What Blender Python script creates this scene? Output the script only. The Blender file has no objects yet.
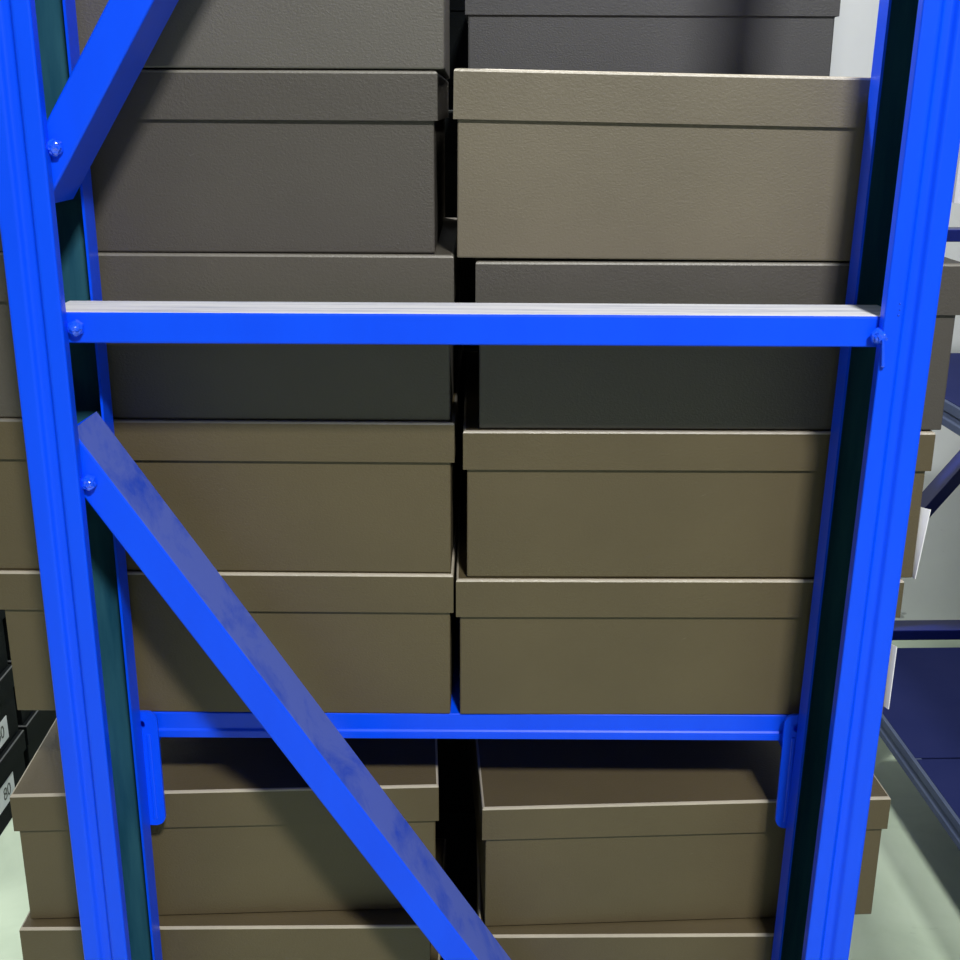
import bpy, bmesh, math, random
from mathutils import Vector, Matrix
random.seed(4)
C = bpy.context.scene.collection
R = math.radians
H0 = 1.25                       # eye height above the floor

# ------------------------------------------------------------------ materials
def nt(name):
    m = bpy.data.materials.new(name); m.use_nodes = True
    n = m.node_tree.nodes; l = m.node_tree.links
    return m, n, l, n['Principled BSDF']

def ramp(n, stops):
    r = n.new('ShaderNodeValToRGB'); e = r.color_ramp.elements
    while len(e) < len(stops): e.new(0.5)
    for i, (p, c) in enumerate(stops):
        e[i].position = p; e[i].color = (*c, 1)
    return r

def noise(n, l, scale, detail=4, rough=.55, vec=(1, 1, 1), dist=0):
    tc = n.new('ShaderNodeTexCoord'); mp = n.new('ShaderNodeMapping')
    mp.inputs['Scale'].default_value = vec
    t = n.new('ShaderNodeTexNoise'); t.inputs['Scale'].default_value = scale
    t.inputs['Detail'].default_value = detail; t.inputs['Roughness'].default_value = rough
    t.inputs['Distortion'].default_value = dist
    l.new(tc.outputs['Object'], mp.inputs['Vector']); l.new(mp.outputs['Vector'], t.inputs['Vector'])
    return t

def bump(n, l, b, src, strength, dist):
    bp = n.new('ShaderNodeBump'); bp.inputs['Strength'].default_value = strength
    bp.inputs['Distance'].default_value = dist
    l.new(src, bp.inputs['Height']); l.new(bp.outputs['Normal'], b.inputs['Normal'])

def paint(name, col, col2, rough=.3, coat=.3):
    m, n, l, b = nt(name)
    t = noise(n, l, 14, 5, .6, (1, 1, .25))
    r = ramp(n, [(.35, col), (.75, col2)])
    l.new(t.outputs['Fac'], r.inputs['Fac']); l.new(r.outputs['Color'], b.inputs['Base Color'])
    b.inputs['Roughness'].default_value = rough
    b.inputs['Coat Weight'].default_value = coat
    b.inputs['Specular IOR Level'].default_value = .3
    b.inputs['Coat Roughness'].default_value = .15
    t2 = noise(n, l, 160, 2)
    bump(n, l, b, t2.outputs['Fac'], .05, .001)
    return m

def dusty(name, dust, paintc, lo, hi, vec=(1, 1, 1), scale=30, spec=.3):
    m, n, l, b = nt(name)
    t = noise(n, l, scale, 7, .7, vec, .4)
    r = ramp(n, [(lo, paintc), (hi, dust)])
    l.new(t.outputs['Fac'], r.inputs['Fac']); l.new(r.outputs['Color'], b.inputs['Base Color'])
    b.inputs['Roughness'].default_value = .75
    b.inputs['Specular IOR Level'].default_value = spec
    return m

M = {}
M['blue'] = paint('blue_paint', (.0, .066, .90), (.0, .080, 1.0), .36, .0)
M['inside'] = paint('dark_teal_inner_face', (.010, .060, .105), (.035, .13, .18), .2, .0)  # dark teal colour for the inward faces of the posts
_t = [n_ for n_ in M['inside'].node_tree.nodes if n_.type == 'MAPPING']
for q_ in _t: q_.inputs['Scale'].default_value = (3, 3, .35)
M['gloss'] = paint('thick_glossy_blue_paint', (.0, .075, .90), (.01, .10, 1.0), .14, .6)
M['gloss'].node_tree.nodes['Principled BSDF'].inputs['Specular IOR Level'].default_value = .8
M['shaded_blue'] = paint('shaded_blue_paint', (.006, .014, .15), (.008, .018, .18), .4, .1)  # blue paint darkened to stand for shade on the right rack
M['brace_dust'] = dusty('dusty_blue_paint', (.09, .14, .55), (.01, .06, .55), .30, .52, (1, 1, 1), 18)
M['bar_dust'] = dusty('thick_pale_dust', (.85, .86, .90), (.34, .37, .50), .25, .55, (.12, 3, 1), 60)
M['deck'] = dusty('dusty_dark_blue_deck', (.013, .018, .075), (.005, .010, .06), .2, .75, (1, 1, 1), 3, .08)
M['beam_shaded'] = dusty('shaded_slate_blue_paint', (.06, .08, .125), (.03, .045, .10), .3, .7, (1, 1, 1), 8)  # beam blue greyed and darkened, shade put into the colour

def paper(name, col, spec=.5, rough=.48, scuff=.35):
    m, n, l, b = nt(name)
    t = noise(n, l, 5, 4, .6)
    c1 = tuple(c * .88 for c in col); c2 = tuple(min(1, c * 1.12) for c in col)
    r = ramp(n, [(.3, c1), (.7, c2)])
    l.new(t.outputs['Fac'], r.inputs['Fac'])
    # sparse pale scuffs
    s = noise(n, l, 26, 2, .5, (1, 1, 2.2), 1.6)
    sr = ramp(n, [(.765, (0, 0, 0)), (.80, (1, 1, 1))])
    l.new(s.outputs['Fac'], sr.inputs['Fac'])
    mx = n.new('ShaderNodeMix'); mx.data_type = 'RGBA'
    ml = n.new('ShaderNodeMath'); ml.operation = 'MULTIPLY'; ml.inputs[1].default_value = scuff
    l.new(sr.outputs['Color'], ml.inputs[0]); l.new(ml.outputs[0], mx.inputs['Factor'])
    l.new(r.outputs['Color'], mx.inputs['A'])
    mx.inputs['B'].default_value = (.45, .42, .36, 1)
    l.new(mx.outputs['Result'], b.inputs['Base Color'])
    b.inputs['Roughness'].default_value = rough
    b.inputs['Specular IOR Level'].default_value = spec
    g = noise(n, l, 520, 3, .6, (1, 1, 1.3), .3)
    bump(n, l, b, g.outputs['Fac'], .30, .0012)
    return m
PAPERS = {
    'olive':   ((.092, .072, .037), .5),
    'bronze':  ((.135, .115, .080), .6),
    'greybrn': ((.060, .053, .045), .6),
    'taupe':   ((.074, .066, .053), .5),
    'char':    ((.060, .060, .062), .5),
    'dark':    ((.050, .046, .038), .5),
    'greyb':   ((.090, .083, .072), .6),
}
for k, (c, s) in PAPERS.items(): M[k] = paper('box_paper_' + k, c, s)
M['edge'] = paper('lid_edge_highlight', (.42, .38, .30), .6, .35, 0)  # highlight along the lid edges, painted as a pale colour
M['edge2'] = paper('dim_lid_edge_highlight', (.17, .16, .135), .5, .4, 0)  # weaker lid edge highlight, also put into the colour
M['blackbox'] = paper('black_paper_and_gap_shade', (.0045, .006, .0065), .06, .7, 0)  # own black of the floor boxes; puts shade into the rear rows
M['greyedge'] = paper('grey_lid_fold', (.075, .08, .08), .3, .5, 0)

m, n, l, b = nt('white_label_paper'); M['label'] = m
t = noise(n, l, 20); r = ramp(n, [(.3, (.86, .87, .88)), (.7, (.93, .93, .93))])
l.new(t.outputs['Fac'], r.inputs['Fac']); l.new(r.outputs['Color'], b.inputs['Base Color'])
b.inputs['Roughness'].default_value = .5
m, n, l, b = nt('grey_label_paper'); M['label2'] = m
t = noise(n, l, 20); r = ramp(n, [(.3, (.44, .47, .47)), (.7, (.55, .57, .57))])
l.new(t.outputs['Fac'], r.inputs['Fac']); l.new(r.outputs['Color'], b.inputs['Base Color'])
b.inputs['Roughness'].default_value = .6
m, n, l, b = nt('label_ink'); M['ink'] = m
t = noise(n, l, 20); r = ramp(n, [(.3, (.012, .012, .012)), (.7, (.03, .03, .03))])
l.new(t.outputs['Fac'], r.inputs['Fac']); l.new(r.outputs['Color'], b.inputs['Base Color'])

m, n, l, b = nt('green_grey_floor_paint'); M['floor'] = m
t = noise(n, l, 4.5, 8, .62, (1, 1, 1), .6)
r = ramp(n, [(.30, (.38, .47, .36)), (.50, (.45, .55, .42)), (.72, (.51, .61, .48))])
l.new(t.outputs['Fac'], r.inputs['Fac'])
s = noise(n, l, 2.2, 12, .8, (1, 2.2, 1), 1.2)
sr = ramp(n, [(.24, (.45, .5, .47)), (.36, (1, 1, 1))]); l.new(s.outputs['Fac'], sr.inputs['Fac'])
mx = n.new('ShaderNodeMix'); mx.data_type = 'RGBA'; mx.blend_type = 'MULTIPLY'; mx.inputs['Factor'].default_value = 1
l.new(r.outputs['Color'], mx.inputs['A']); l.new(sr.outputs['Color'], mx.inputs['B'])
l.new(mx.outputs['Result'], b.inputs['Base Color']); b.inputs['Roughness'].default_value = .45

m, n, l, b = nt('white_wall_plaster'); M['wall'] = m
t = noise(n, l, 3, 8, .6)
r = ramp(n, [(.3, (.66, .69, .70)), (.7, (.74, .77, .77))]); l.new(t.outputs['Fac'], r.inputs['Fac'])
s = noise(n, l, 9, 5, .6, (1, 1, 2.4))
sr = ramp(n, [(.26, (.55, .56, .58)), (.31, (1, 1, 1))]); l.new(s.outputs['Fac'], sr.inputs['Fac'])
mx = n.new('ShaderNodeMix'); mx.data_type = 'RGBA'; mx.blend_type = 'MULTIPLY'; mx.inputs['Factor'].default_value = 1
l.new(r.outputs['Color'], mx.inputs['A']); l.new(sr.outputs['Color'], mx.inputs['B'])
l.new(mx.outputs['Result'], b.inputs['Base Color']); b.inputs['Roughness'].default_value = .7

m, n, l, b = nt('dark_grey_plaster'); M['ceil'] = m
t = noise(n, l, 3, 6); r = ramp(n, [(.3, (.17, .175, .18)), (.7, (.21, .215, .22))]); l.new(t.outputs['Fac'], r.inputs['Fac'])
l.new(r.outputs['Color'], b.inputs['Base Color']); b.inputs['Roughness'].default_value = .8

m, n, l, b = nt('lamp_housing'); M['housing'] = m
t = noise(n, l, 6); r = ramp(n, [(.3, (.75, .75, .75)), (.7, (.8, .8, .8))])
l.new(t.outputs['Fac'], r.inputs['Fac']); l.new(r.outputs['Color'], b.inputs['Base Color'])
m, n, l, b = nt('lamp_tube'); M['tube'] = m
b.inputs['Emission Color'].default_value = (1, .98, .94, 1); b.inputs['Emission Strength'].default_value = 3

# ------------------------------------------------------------------ mesh helpers
def obj(name, bm, mats, parent=None, smooth=False):
    if not isinstance(mats, (list, tuple)): mats = [mats]
    bmesh.ops.recalc_face_normals(bm, faces=bm.faces[:])
    me = bpy.data.meshes.new(name); bm.to_mesh(me); bm.free()
    for x in mats: me.materials.append(x)
    if smooth:
        for p in me.polygons: p.use_smooth = True
    o = bpy.data.objects.new(name, me); C.objects.link(o)
    if parent: o.parent = parent
    return o

def struct(name, bm, mat):
    o = obj(name, bm, mat); o['kind'] = 'structure'; return o

def thing(name, label, cat, loc=(0, 0, 0), rz=0, group=None, rx=0, ry=0):
    o = bpy.data.objects.new(name, None); C.objects.link(o)
    o.empty_display_size = .05
    o.location = loc; o.rotation_euler = (rx, ry, rz)
    o['label'] = label; o['category'] = cat
    if group: o['group'] = group
    return o

def add_box(bm, x0, x1, y0, y1, z0, z1, bev=0, seg=2, mi=0):
    tmp = bmesh.new()
    vs = [tmp.verts.new((x, y, z)) for z in (z0, z1) for y in (y0, y1) for x in (x0, x1)]
    for f in ((0, 1, 3, 2), (4, 6, 7, 5), (0, 4, 5, 1), (2, 3, 7, 6), (0, 2, 6, 4), (1, 5, 7, 3)):
        tmp.faces.new([vs[i] for i in f])
    if bev:
        bmesh.ops.bevel(tmp, geom=tmp.edges[:], offset=bev, segments=seg, profile=.5, affect='EDGES')
    for f in tmp.faces: f.material_index = mi
    merge(bm, tmp)

def merge(bm, tmp, mat=None):
    if mat is not None: tmp.transform(mat)
    me = bpy.data.meshes.new('tmp'); tmp.to_mesh(me); tmp.free()
    bm.from_mesh(me); bpy.data.meshes.remove(me)

def rounded(pts, rad, seg=3):
    """round the interior corners of an open 2D polyline"""
    out = [Vector(pts[0])]
    for i in range(1, len(pts) - 1):
        a, p, c = Vector(pts[i-1]), Vector(pts[i]), Vector(pts[i+1])
        r_ = min(rad, (a-p).length * .45, (c-p).length * .45)
        s = p + (a-p).normalized() * r_; e = p + (c-p).normalized() * r_
        for k in range(seg + 1):
            t = k / seg
            out.append(s * (1-t)**2 + p * 2*t*(1-t) + e * t*t)
    out.append(Vector(pts[-1]))
    return out

def sheet(bm, pts, th, a0, a1, frame, rad=.002, flip=1, mi2=0):
    """folded sheet: open 2D polyline thickened by th and extruded from a0 to a1; frame(u,v,a)->xyz"""
    P = rounded(pts, rad); N = len(P); off = []
    for i in range(N):
        d = (P[min(i+1, N-1)] - P[max(i-1, 0)]).normalized()
        off.append(P[i] + Vector((-d.y, d.x)) * th * flip)
    loop = P + off[::-1]
    A = [bm.verts.new(frame(p.x, p.y, a0)) for p in loop]
    B = [bm.verts.new(frame(p.x, p.y, a1)) for p in loop]
    L = len(loop)
    for i in range(L):
        j = (i+1) % L
        f = bm.faces.new((A[i], A[j], B[j], B[i]))
        if mi2 and N <= i < L-1: f.material_index = mi2
    for i in range(N-1):
        bm.faces.new((A[i], A[L-1-i], A[L-2-i], A[i+1]))
        bm.faces.new((B[i], B[i+1], B[L-2-i], B[L-1-i]))

# ------------------------------------------------------------------ storage racks
LX, RX = -.2735, .2598          # inner faces of the two posts of the near end frame
FW = .034                       # post face width
Y0, Y1 = .766, .853             # near / far face of the post
POST_TOP = 2.16

def post_bm(side, top=POST_TOP):
    """C post with lips, opening toward the frame's middle; local x=0 inner edge, y=0 near face"""
    s = side                    # -1: left post (extends to -x), +1: right post
    bm = bmesh.new()
    D = Y1 - Y0
    pts = [(0, .009), (0, 0), (.0115, 0), (.0135, .0032), (.0195, .0032), (.0222, 0), (FW, 0),
           (FW, D), (0, D), (0, D - .0215)]
    sheet(bm, pts, .0018, .012, top, lambda u, v, a: (s*u, v, a), .0016, mi2=1)
    return bm

def foot_bm(side):
    s = side; bm = bmesh.new()
    x0, x1 = sorted((s * -.012, s * (FW + .02)))
    add_box(bm, x0, x1, -.015, Y1 - Y0 + .015, 0, .004, .001)
    x0, x1 = sorted((s * .003, s * (FW - .003)))
    add_box(bm, x0, x1, .004, Y1 - Y0 - .004, .004, .03, .001)
    return bm

BW, BD = .0210, .049            # brace section: width in the frame plane, depth
def brace_bm(p0, p1, up, y0=.777 - .766, BW=BW, BD=BD):
    """hollow brace whose edge p0->p1 (x,z) is the corner between front face and the face that looks away
    from the material; up=+1 that face is the upper one; material lies on the other side. mi 1 = dusty face"""
    bm = bmesh.new()
    a = Vector((p0[0], 0, p0[1])); b = Vector((p1[0], 0, p1[1]))
    d = (b-a).normalized(); L = (b-a).length
    nrm = Vector((-d.z, 0, d.x))          # left of direction in xz
    if nrm.z < 0: nrm = -nrm              # points upward
    inn = -nrm * up
    def P(t, u, v): return a + d*t + inn*u + Vector((0, y0 + v, 0))
    r = .0016; th = .0018
    def loop(o, rr):
        q = []
        for cx, cy, st in ((BW-o-rr, o+rr, -90), (BW-o-rr, BD-o-rr, 0), (o+rr, BD-o-rr, 90), (o+rr, o+rr, 180)):
            for k in range(4):
                an = R(st + 30*k); q.append((cx + rr*math.cos(an), cy + rr*math.sin(an)))
        return q
    O, I = loop(0, r), loop(th, .0006)
    N = len(O); rows = []
    for q in (O, I):
        for t in (0, L): rows.append([bm.verts.new(P(t, u, v)) for u, v in q])
    o0, o1, i0, i1 = rows
    for k in range(N):
        j = (k+1) % N
        f = bm.faces.new((o0[k], o0[j], o1[j], o1[k]))
        mu = (O[k][0] + O[j][0]) / 2
        if up > 0 and mu < .0004: f.material_index = 1
        bm.faces.new((i0[k], i1[k], i1[j], i0[j]))
        bm.faces.new((o0[k], i0[k], i0[j], o0[j])); bm.faces.new((o1[k], o1[j], i1[j], i1[k]))
    return bm

def bolt_bm(seed, drip=False):
    rnd = random.Random(seed); bm = bmesh.new()
    t = bmesh.new(); bmesh.ops.create_cone(t, cap_ends=True, segments=6, radius1=.0062, radius2=.0056, depth=.004)
    bmesh.ops.bevel(t, geom=t.edges[:], offset=.0006, segments=1, affect='EDGES')
    merge(bm, t, Matrix.Translation((0, -.002, 0)) @ Matrix.Rotation(R(90), 4, 'X') @ Matrix.Rotation(rnd.random(), 4, 'Z'))
    t = bmesh.new(); bmesh.ops.create_icosphere(t, subdivisions=3, radius=.0046)
    for v in t.verts:
        v.co *= 1 + rnd.uniform(-.13, .13); v.co.y *= .75
    merge(bm, t, Matrix.Translation((.0006, -.0045, .0003)))
    if drip:
        t = bmesh.new()
        bmesh.ops.create_cone(t, cap_ends=True, segments=8, radius1=.0013, radius2=.0009, depth=.017)
        merge(bm, t, Matrix.Translation((.0012, -.0088, -.0095)) @ Matrix.Rotation(R(-6), 4, 'Y'))
        t = bmesh.new(); bmesh.ops.create_icosphere(t, subdivisions=2, radius=.0015)
        merge(bm, t, Matrix.Translation((.0021, -.0088, -.018)))
    return bm

def beam_bm(length, k=1):
    """long step beam, outer face at x=0, section towards +x, running along +y, top at z=0"""
    bm = bmesh.new()
    pts = [(.030, -.014), (.016, -.014), (.016, 0), (0, 0), (0, -.020), (.0022, -.024), (.0022, -.034), (0, -.038),
           (0, -.054), (.030, -.054), (.030, -.016)]
    sheet(bm, pts, .0015, 0, length, lambda u, v, a: (u, a, v*k), .0014)
    return bm

def connector_bm(s):
    """L plate: one flange across the back of the post (faces the frame), one along its side. x=0 inner edge,
    extends in direction s toward the outside"""
    bm = bmesh.new()
    z0, z1 = -.099, .0065
    w = .046
    # front flange: rounded plate with a hole
    prof = []
    rr = .008
    for cx, cz, st in ((rr, z1-rr, 90), (rr, z0+rr, 180)):
        for k in range(6):
            an = R(st + 18*k); prof.append((cx + rr*math.cos(an), cz + rr*math.sin(an)))
    prof += [(w, z0), (w, z1)]
    hx, hz, hr = (.0125 if s < 0 else .0098), z1 - .0115, .0024
    for y in (0,):
        front = [bm.verts.new((s*u, 0, v)) for u, v in prof]
        back = [bm.verts.new((s*u, .003, v)) for u, v in prof]
        nh = 10
        hf = [bm.verts.new((s*(hx + hr*math.cos(2*math.pi*k/nh)), 0, hz + 1.5*hr*math.sin(2*math.pi*k/nh))) for k in range(nh)]
        hb = [bm.verts.new((v.co.x, .003, v.co.z)) for v in hf]
        n = len(prof)
        for lo, ho in ((front, hf), (back, hb)):
            es = [bm.edges.new((lo[i], lo[(i+1) % n])) for i in range(n)]
            es += [bm.edges.new((ho[i], ho[(i+1) % nh])) for i in range(nh)]
            bmesh.ops.triangle_fill(bm, edges=es, use_beauty=True)
        for i in range(n): bm.faces.new((front[i], front[(i+1) % n], back[(i+1) % n], back[i]))
        for i in range(nh): bm.faces.new((hf[i], hb[i], hb[(i+1) % nh], hf[(i+1) % nh]))
    # shallow vertical rib on the plate and the side flange hooked beside the post
    for rx in (.0062,):
        x0, x1 = sorted((s*rx, s*(rx+.0035)))
        add_box(bm, x0, x1, -.0009, .001, z0 + .006, z1 - .02, .0008)
    x0, x1 = sorted((s*w, s*(w-.003)))
    add_box(bm, x0, x1, -.04, .003, z0, z1, .0008)
    return bm

def deck_bm(x0, x1, y0, y1, lip=.0225):
    """steel shelf panel, folded lips at the near and far ends, top at z=0"""
    bm = bmesh.new()
    pts = [(y0 + .014, -lip), (y0, -lip), (y0, -lip*.70), (y0 + .0016, -lip*.64), (y0 + .0016, 0), (y1 - .0016, 0), (y1 - .0016, -lip*.64),
           (y1, -lip*.70), (y1, -lip), (y1 - .014, -lip)]
    sheet(bm, pts, .0012, x0, x1, lambda u, v, a: (a, u, v), .0012, flip=-1)
    return bm

def put(name, bm, mats, parent, loc=(0, 0, 0), rz=0, **k):
    o = obj(name, bm, mats, parent, **k); o.location = loc; o.rotation_euler = (0, 0, rz); return o

def z_(rel): return H0 + rel

rack = thing('storage_rack', 'bright blue steel storage rack whose braced end frame fills the foreground', 'shelving rack', (0, 0, 0))
BL = M['blue']
LEN = 1.25                       # second end frame's distance behind the first
BACK = .50
LEAN, ZP = .0148, .89           # the right posts lean outward a little
posts = {}
def rxz(z): return RX + LEAN*(z - ZP)
for k, yb in enumerate((Y0, Y0 + LEN)):
    pl = put('post', post_bm(-1), [BL, M['inside']], rack, (LX, yb, 0)); pr = put('post', post_bm(1), [BL, M['inside']], rack, (RX, yb, 0))
    pr.location.x = RX - LEAN*ZP; pr.rotation_euler.y = math.atan(LEAN)
    posts[k] = (pl, pr)
    for s, x in ((-1, LX), (1, rxz(0))): put('foot_plate', foot_bm(s), BL, rack, (x, yb, 0))
def braces(parent, yb, mats_d, mats_h, bolts=True, ox=0, lx=LX, rx=RX, bars=(-.130, -1.13), diag=None):
    pass
# near end frame: bars and diagonals (x, z relative to the eye, of the front upper / lower corner line)
def line_z(x, p, sl): return p[1] + sl * (x - p[0])
SL = 1.552
EX = .014                        # how far the ends run into the post
# horizontal bars
hb = []
for zr in (-.130, -1.13):
    o = put('horizontal_brace', brace_bm((LX - EX, z_(zr)), (rxz(z_(zr)) + EX, z_(zr)), 1), [BL, M['bar_dust']], rack, (0, Y0, 0)); hb.append(o)
# lower diagonal: front-top corner line from (-.2727,-.2178) falling to the right
xa, za = -.2780, -.2110
xb = RX + .004; zb = za - SL * (xb - xa)
lowd = put('diagonal_brace', brace_bm((xa, z_(za)), (xb, z_(zb)), 1, BW=.0236, BD=.054), [BL, M['brace_dust']], rack, (0, Y0, 0))
# upper diagonal: front-lower corner line from (-.2718,-.0515) rising to the right
xa2, za2 = -.2800, -.0610
xb2 = RX + .004; zb2 = za2 + 1.56 * (xb2 - xa2)
upd = put('diagonal_brace', brace_bm((xa2, z_(za2)), (xb2, z_(zb2)), -1, BW=.0236, BD=.054), [BL, M['brace_dust']], rack, (0, Y0, 0))
# bolts (paint-clogged) where braces meet the posts
def bolt(parent, x, z, seed, drip=False):
    put('bolt', bolt_bm(seed, drip), M['gloss'], parent, (x, .0112 if not drip else .0068, z_(z)), smooth=False)
bolt(upd, -.2708, -.0255, 1); bolt(hb[0], -.2685, -.1405, 2); bolt(hb[0], RX + .0030, -.1425, 3, True)
bolt(lowd, -.2700, -.2480, 4); bolt(upd, RX, zb2 - .02 + H0 - H0, 5); bolt(lowd, RX, zb + .02, 6)
bolt(hb[1], LX + .002, -1.142, 7); bolt(hb[1], RX - .002, -1.142, 8)
# far end frame, same pattern
for zr in (-.130, -1.13):
    put('horizontal_brace', brace_bm((LX - EX, z_(zr)), (rxz(z_(zr)) + EX, z_(zr)), 1), [BL, M['bar_dust']], rack, (0, Y0 + LEN, 0))
put('diagonal_brace', brace_bm((xa, z_(za)), (xb, z_(zb)), 1, BW=.0236, BD=.054), [BL, M['brace_dust']], rack, (0, Y0 + LEN, 0))
# shelves
SH = (H0 - .474, H0 - 1.056)
CI = .0095                       # how far the connector plate stands inside the post edge
for zs in SH:
    for s, x in ((-1, LX - .003), (1, rxz(zs))):
        c = put('beam_connector', connector_bm(s), BL, rack, (x - s*(CI + (.006 if s < 0 else .0005)), Y1 + .0006, zs))
        bmm = beam_bm(LEN - (Y1 - Y0) - .008)
        o = put('long_beam', bmm, BL, rack, (x + s*FW + (.003 if s < 0 else 0), Y1 + .004, zs))
        if s > 0: o.scale = (-1, 1, 1)
        c2 = put('beam_connector', connector_bm(s), BL, rack, (x - s*CI, Y0 + LEN - .004, zs))
    n_ = 4; ya, yb_ = Y1 + .0105, Y0 + LEN - .008; st = (yb_ - ya) / n_
    for i in range(n_):
        put('shelf_panel', deck_bm(LX - FW + .018, RX + FW - .018, ya + i*st, ya + (i+1)*st - .001), BL, rack, (0, 0, zs))
# small paint blisters on the right post
def blister(parent, pts):
    bm = bmesh.new()
    for (x, z, r_) in pts:
        t = bmesh.new(); bmesh.ops.create_icosphere(t, subdivisions=2, radius=r_)
        merge(bm, t, Matrix.Translation((x, 0, z)))
    return put('paint_blister', bm, M['gloss'], parent, smooth=True)
blister(posts[0][1], [(.009, z_(-.1195), .0008), (.0094, z_(-.1235), .0007), (.009, z_(-.127), .0009)])

# ------------------------------------------------------------------ lidded boxes
GAP = .0004
def body_bm(w, d, h, crease=0):
    bm = bmesh.new(); add_box(bm, -w/2, w/2, -d/2, d/2, 0, h, .0012, 2); return bm
def lid_bm(w, d, h, th=.0016):
    """open-bottomed lid with folded pale top edges (mi 1)"""
    bm = bmesh.new()
    t = bmesh.new(); e = .0020
    vs = {}
    def ring(x, y, z): return [t.verts.new(p) for p in ((-x, -y, z), (x, -y, z), (x, y, z), (-x, y, z))]
    r0 = ring(w/2, d/2, 0); r1 = ring(w/2, d/2, h-e); r15 = ring(w/2-e*.3, d/2-e*.3, h-e*.3); r2 = ring(w/2-e, d/2-e, h)
    i0 = ring(w/2-th, d/2-th, 0); i1 = ring(w/2-th, d/2-th, h-th)
    def band(a, b, mi=0):
        for k in range(4):
            f = t.faces.new((a[k], a[(k+1) % 4], b[(k+1) % 4], b[k])); f.material_index = mi
    band(r0, r1); band(r1, r15, 1); band(r15, r2, 1); t.faces.new(r2)
    band(i0, i1); t.faces.new(i1); band(r0, i0)
    # soften the upright corners
    merge(bm, t)
    return bm
def peel_bm(y0, y1, z0, z1, ob, ot, side=1):
    """thin label on the box end, its near edge curling away: ob/ot outward distance at bottom/top"""
    bm = bmesh.new(); ny, nz = 14, 6; th = .0006
    G = []
    for lay in (0, th):
        g = []
        for i in range(ny+1):
            t = (i/ny)**2; y = y0 + (y1-y0)*t; row = []
            for j in range(nz+1):
                s = j/nz; o = (ob + (ot-ob)*s) * max(0, 1 - t*9)**1.3
                row.append(bm.verts.new((side*(.0004 + o + lay), y, z0 + (z1-z0)*s)))
            g.append(row)
        G.append(g)
    for g in G:
        for i in range(ny):
            for j in range(nz): bm.faces.new((g[i][j], g[i+1][j], g[i+1][j+1], g[i][j+1]))
    a, b = G
    for i in range(ny):
        for j in (0, nz): bm.faces.new((a[i][j], a[i+1][j], b[i+1][j], b[i][j]))
    for j in range(nz):
        for i in (0, ny): bm.faces.new((a[i][j], a[i][j+1], b[i][j+1], b[i][j]))
    return bm

def lbox(label, group, mat, xl, xr, yf, z, h=.1244, lidh=.0375, depth=.30, yaw=0, tilt=0, lidtilt=0, lidup=0, lidx=0, edge='edge', peel=None, lidyaw=0):
    """xl,xr: ends of the body's front face; yf: its distance; z: base height"""
    w = xr - xl; xc = (xl+xr)/2
    a = R(yaw)
    cx = xc - math.sin(a)*depth/2; cy = yf + math.cos(a)*depth/2
    zoff = abs(math.sin(R(tilt))) * w/2
    t = thing('shoe_box', label, 'box', (cx, cy, z + GAP + zoff), a, group, 0, R(tilt))
    obj('box_body', body_bm(w, depth, h - .003), M[mat], t)
    ld = obj('lid', lid_bm(w + .006, depth + .006, lidh), [M[mat], M['blackbox' if mat == 'blackbox' else edge]], t)
    ld.location = (lidx, 0, h - lidh + lidup - GAP); ld.rotation_euler = (0, R(lidtilt), R(lidyaw))
    if peel:
        p = obj('label', peel_bm(*peel), M['label'], t); p.location = (w/2, 0, 0)
        p['label'] = 'white label peeling off the box end'
    return t

GL, GR = 'shoe boxes stacked on the left of the shelf', 'shoe boxes stacked on the right of the shelf'
Hh = .1244; S0 = SH[0]; YB = .865
def zk(k): return S0 + k*Hh
# left column, bottom to top
lbox('olive brown lidded box at the foot of the left stack, on the upper blue shelf', GL, 'olive', -.379, -.0232, YB, zk(0), yaw=-.3, lidh=.0325, lidx=-.0003)
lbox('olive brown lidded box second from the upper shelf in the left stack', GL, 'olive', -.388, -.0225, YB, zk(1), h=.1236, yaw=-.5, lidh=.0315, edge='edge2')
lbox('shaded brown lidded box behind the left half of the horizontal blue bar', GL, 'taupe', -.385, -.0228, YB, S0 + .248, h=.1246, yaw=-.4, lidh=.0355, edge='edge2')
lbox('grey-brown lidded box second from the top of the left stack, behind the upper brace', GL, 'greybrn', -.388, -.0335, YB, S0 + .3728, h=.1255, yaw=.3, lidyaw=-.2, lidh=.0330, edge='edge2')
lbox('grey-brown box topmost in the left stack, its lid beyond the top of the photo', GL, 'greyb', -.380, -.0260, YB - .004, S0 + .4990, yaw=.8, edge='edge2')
# right column
lbox('olive lidded box at the foot of the right stack, white label on its right end', GR, 'olive', -.0155, .3320, YB, S0, h=.1206, yaw=.5,
     peel=(-.1515, -.09, .006, .062, .0026, .0032), lidh=.0320)
lbox('olive brown lidded box second in the right stack, white label curling off its right end', GR, 'olive', -.0100, .3420, YB, S0 + .1210, h=.1206, yaw=.4,
     peel=(-.152, -.09, .000, .058, .0008, .0060), lidh=.0308)
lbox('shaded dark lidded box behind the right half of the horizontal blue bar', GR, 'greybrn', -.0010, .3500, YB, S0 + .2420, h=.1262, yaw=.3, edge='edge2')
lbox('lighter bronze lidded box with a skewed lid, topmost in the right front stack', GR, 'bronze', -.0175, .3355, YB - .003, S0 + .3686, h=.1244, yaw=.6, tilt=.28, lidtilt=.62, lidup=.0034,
     peel=(-.156, -.09, .042, .088, .0060, .0075), lidh=.0335)
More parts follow.
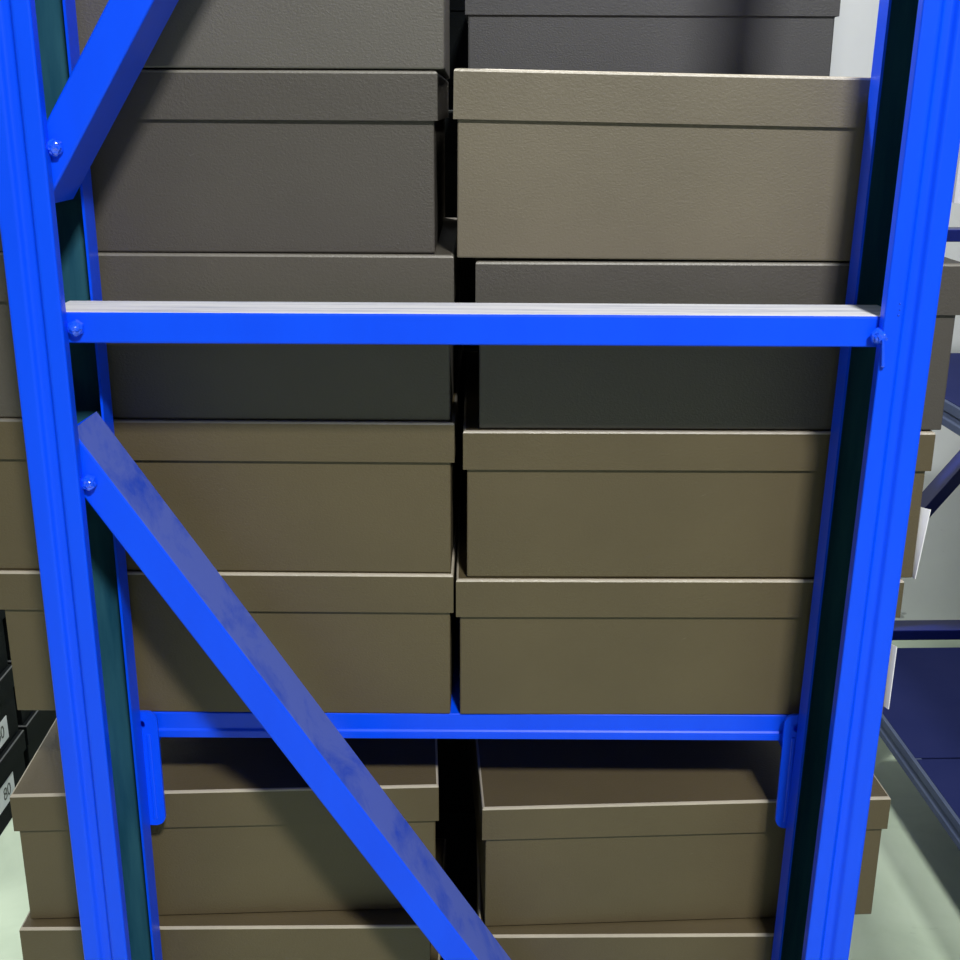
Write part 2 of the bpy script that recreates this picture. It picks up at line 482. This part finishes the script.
# second row behind, and a third row added further in to block the gaps
GB = 'shoe boxes of the hidden rear rows'
LB = 'lidded box in the unseen rear rows, made black to keep the gaps dark'
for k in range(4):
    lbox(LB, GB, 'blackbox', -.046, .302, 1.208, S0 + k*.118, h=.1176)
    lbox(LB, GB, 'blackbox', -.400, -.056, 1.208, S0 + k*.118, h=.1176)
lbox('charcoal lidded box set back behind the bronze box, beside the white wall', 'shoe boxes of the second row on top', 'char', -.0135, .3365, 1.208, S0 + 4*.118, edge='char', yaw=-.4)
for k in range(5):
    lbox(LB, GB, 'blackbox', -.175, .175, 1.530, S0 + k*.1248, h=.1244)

# lower shelf: four boxes high, two across; the upper two levels are in view
S1 = SH[1]
GD = 'shoe boxes on the lower shelf'
LC = 'olive lidded box low on the lower shelf, below the edge of the photo'
for k in range(2):
    lbox(LC, 'shoe boxes low on the lower shelf', 'olive', -.390, -.040, .870, S1 + k*.127, h=.1266)
    lbox(LC, 'shoe boxes low on the lower shelf', 'olive', .002, .324, .880, S1 + k*.127, h=.1266)
lbox('olive lidded box cut by the bottom of the photo, left of the diagonal brace', GD, 'olive', -.3955, -.045, .866, S1 + .2544, h=.1196, yaw=1.0)
lbox('turned brown lidded box on the left of the lower shelf, its top catching light', GD, 'olive', -.3925, -.0370, .880, S1 + .3746, h=.1270, yaw=3.0, lidh=.035)
lbox('olive lidded box cut by the bottom of the photo, right of the diagonal brace', GD, 'olive', .004, .318, .859, S1 + .2544, h=.1194, yaw=.9, lidh=.035)
lbox('turned bronze lidded box on the right of the lower shelf, beside the right post', GD, 'olive', .0060, .3500, .874, S1 + .2542 + .1202, h=.1213, yaw=3.2, lidh=.031)
for k in range(4):  # unseen rear boxes added to block the gaps, coloured black for shade
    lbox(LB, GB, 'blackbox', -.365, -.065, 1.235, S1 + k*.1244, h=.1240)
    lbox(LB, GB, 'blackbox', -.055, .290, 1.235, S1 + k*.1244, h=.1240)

# ------------------------------------------------------------------ neighbouring rack on the right
rr = thing('storage_rack', 'shaded blue steel rack with bare decks by the wall at the right edge', 'shelving rack', (0, 0, 0))
_pv = Vector((.69, 1.80, 0)); _rot = Matrix.Rotation(R(1.9), 4, 'Z')
rr.location = _pv - _rot @ _pv; rr.rotation_euler = (0, 0, R(1.9))
QX0, QX1 = .727, 1.25
QY0, QY1 = .35, 2.075
for yb, ln in ((QY0, 0), (QY1, 1)):
    put('post', post_bm(-1, 2.0), [M['shaded_blue'], M['shaded_blue']], rr, (QX0, yb, 0)); put('post', post_bm(1, 2.0), [M['shaded_blue'], M['shaded_blue']], rr, (QX1, yb, 0))
    for s, x in ((-1, QX0), (1, QX1)): put('foot_plate', foot_bm(s), M['shaded_blue'], rr, (x, yb, 0))
    for zr in (-.198, -.960):
        put('horizontal_brace', brace_bm((QX0 - EX, z_(zr)), (QX1 + EX, z_(zr)), 1), [M['shaded_blue'], M['shaded_blue']], rr, (0, yb, 0))
    put('diagonal_brace', brace_bm((QX0 + .004, z_(-.86)), (QX1, z_(-.86 + 1.35*(QX1 - QX0 - .004))), 1), [M['shaded_blue'], M['shaded_blue']], rr, (0, yb, 0))
for zs in (z_(-.987), z_(-.412)):
    for s, x in ((-1, QX0 - FW - .006), (1, QX1 + FW + .006)):
        o = put('long_beam', beam_bm(QY1 - QY0 - .095, .68), M['beam_shaded'], rr, (x, QY0 + .092, zs))
        if s > 0: o.scale = (-1, 1, 1)
        for yc in (QY0 + .0876, QY1 - .004):
            put('beam_connector', connector_bm(s), M['beam_shaded'], rr, (x - s*.0455, yc, zs))
    n_ = 4; ya, yb_ = QY0 + .10, QY1 - .008; st = (yb_ - ya)/n_
    for i in range(n_):
        put('shelf_panel', deck_bm(QX0 - FW + .0, QX1 + FW - .0, ya + i*st, ya + (i+1)*st - .001), M['deck'], rr, (0, 0, zs + .001))

# ------------------------------------------------------------------ black boxes on the left
LX1 = -.84
def glyphs(parent, txt, size, loc):
    cu = bpy.data.curves.new('lettering', 'FONT'); cu.body = txt; cu.size = size; cu.extrude = .0003
    cu.align_x = 'CENTER'; cu.align_y = 'CENTER'
    tmp = bpy.data.objects.new('tmp_text', cu); C.objects.link(tmp)
    bpy.context.view_layer.update()
    me = bpy.data.meshes.new_from_object(tmp.evaluated_get(bpy.context.evaluated_depsgraph_get()))
    bpy.data.objects.remove(tmp); bpy.data.curves.remove(cu)
    me.materials.clear(); me.materials.append(M['ink'])
    o = bpy.data.objects.new('lettering', me); C.objects.link(o); o.parent = parent
    o.location = loc; o.rotation_euler = (R(90), 0, R(90)); return o

names = {
    (1, 0): 'black lidded box on the floor at the left edge, grey size label on its side',
    (1, 1): 'black lidded box second from the floor at the left edge, grey label half in view',
    (1, 2): 'black lidded box topmost at the left edge, above the two labelled ones',
    (2, 0): 'unlabelled black lidded box on the floor, in the farther black stack',
    (2, 1): 'unlabelled black lidded box halfway up the farther black stack',
    (2, 2): 'unlabelled black lidded box topmost of the farther black stack',
}
for i, y0 in ((1, 1.640), (2, 1.980)):
    for k in range(3):
        h = .1345; zb_ = .0005 + k*(h + .0006)
        xo = -.004 * k
        t = thing('shoe_box', names[(i, k)], 'box', (LX1 - .105 + xo - .012, y0 + .165, zb_), 0, 'black boxes stacked on the floor')
        bm = bmesh.new(); add_box(bm, -.1, .1, -.160, .160, 0, h - .003, .0012); obj('box_body', bm, M['blackbox'], t)
        ld = obj('lid', lid_bm(.208, .328, .040), [M['blackbox'], M['greyedge']], t); ld.location = (0, 0, h - .041)
        if i == 1 and k < 2:
            bm = bmesh.new(); add_box(bm, 0, .0008, -.045, .045, -.022, .022)
            la = obj('label', bm, M['label2'], t)
            la.location = (.1003, .068 if k else .056, .034 if k else .060); la['label'] = 'grey white size label'
            glyphs(la, '80', .034, (.0009, .012, 0))

# ------------------------------------------------------------------ room
X0, X1, YA, YZ, ZT = -2.6, 2.6, -2.6, 2.75, 2.80
bm = bmesh.new(); add_box(bm, X0, X1, YA, YZ, -.1, 0); struct('floor', bm, M['floor'])
bm = bmesh.new(); add_box(bm, X0 - .1, X1 + .1, YZ, YZ + .1, -.1, ZT); struct('wall_back', bm, M['wall'])
bm = bmesh.new(); add_box(bm, X0 - .1, X0, YA, YZ, -.1, ZT); struct('wall_left', bm, M['ceil'])
bm = bmesh.new(); add_box(bm, X1, X1 + .1, YA, YZ, -.1, ZT); struct('wall_right', bm, M['ceil'])
bm = bmesh.new(); add_box(bm, X0 - .1, X1 + .1, YA - .1, YA, -.1, ZT); struct('wall_front', bm, M['ceil'])
bm = bmesh.new(); add_box(bm, X0 - .1, X1 + .1, YA - .1, YZ + .1, ZT, ZT + .1); struct('ceiling', bm, M['ceil'])

def lamp(x, y, power, lab, size=.24):
    t = thing('ceiling_light', lab, 'ceiling light', (x, y, ZT), 0, 'square ceiling lights')
    bm = bmesh.new(); add_box(bm, -.17, .17, -.17, .17, -.035, 0, .004); obj('housing', bm, M['housing'], t)
    bm = bmesh.new(); add_box(bm, -.14, .14, -.14, .14, -.040, -.034, .001); obj('diffuser', bm, M['tube'], t)
    la = bpy.data.lights.new('panel_light', 'AREA'); la.shape = 'SQUARE'; la.size = size
    la.energy = power; la.color = (1, .985, .95)
    o = bpy.data.objects.new('panel_light', la); C.objects.link(o)
    o.location = (x, y, ZT - .045)
lamp(.47, -.97, 108, 'square ceiling light above the aisle in front of the blue rack')
lamp(-.33, 1.72, 70, 'square ceiling light above the back end of the blue rack', .15)
lamp(-1.7, 1.2, 4, 'square ceiling light above the aisle of black boxes')

w = bpy.data.worlds.new('world'); bpy.context.scene.world = w; w.use_nodes = True
w.node_tree.nodes['Background'].inputs[0].default_value = (.8, .9, 1, 1)
w.node_tree.nodes['Background'].inputs[1].default_value = .2

# ------------------------------------------------------------------ camera
cam = bpy.data.cameras.new('camera'); co = bpy.data.objects.new('camera', cam); C.objects.link(co)
co.location = (0, 0, H0)
co.rotation_mode = 'XYZ'
co.matrix_world = Matrix.Translation((0, 0, H0)) @ Matrix.Rotation(R(90 - 17.5), 4, 'X') @ Matrix.Rotation(R(.3), 4, 'Z')
cam.sensor_width = 36; cam.lens = 36 * 1180 / 960; cam.clip_start = .01
sc = bpy.context.scene; sc.camera = co
sc.view_settings.view_transform = 'Standard'; sc.view_settings.look = 'None'
sc.view_settings.gamma = 1; sc.view_settings.exposure = 0; sc.view_settings.use_curve_mapping = False
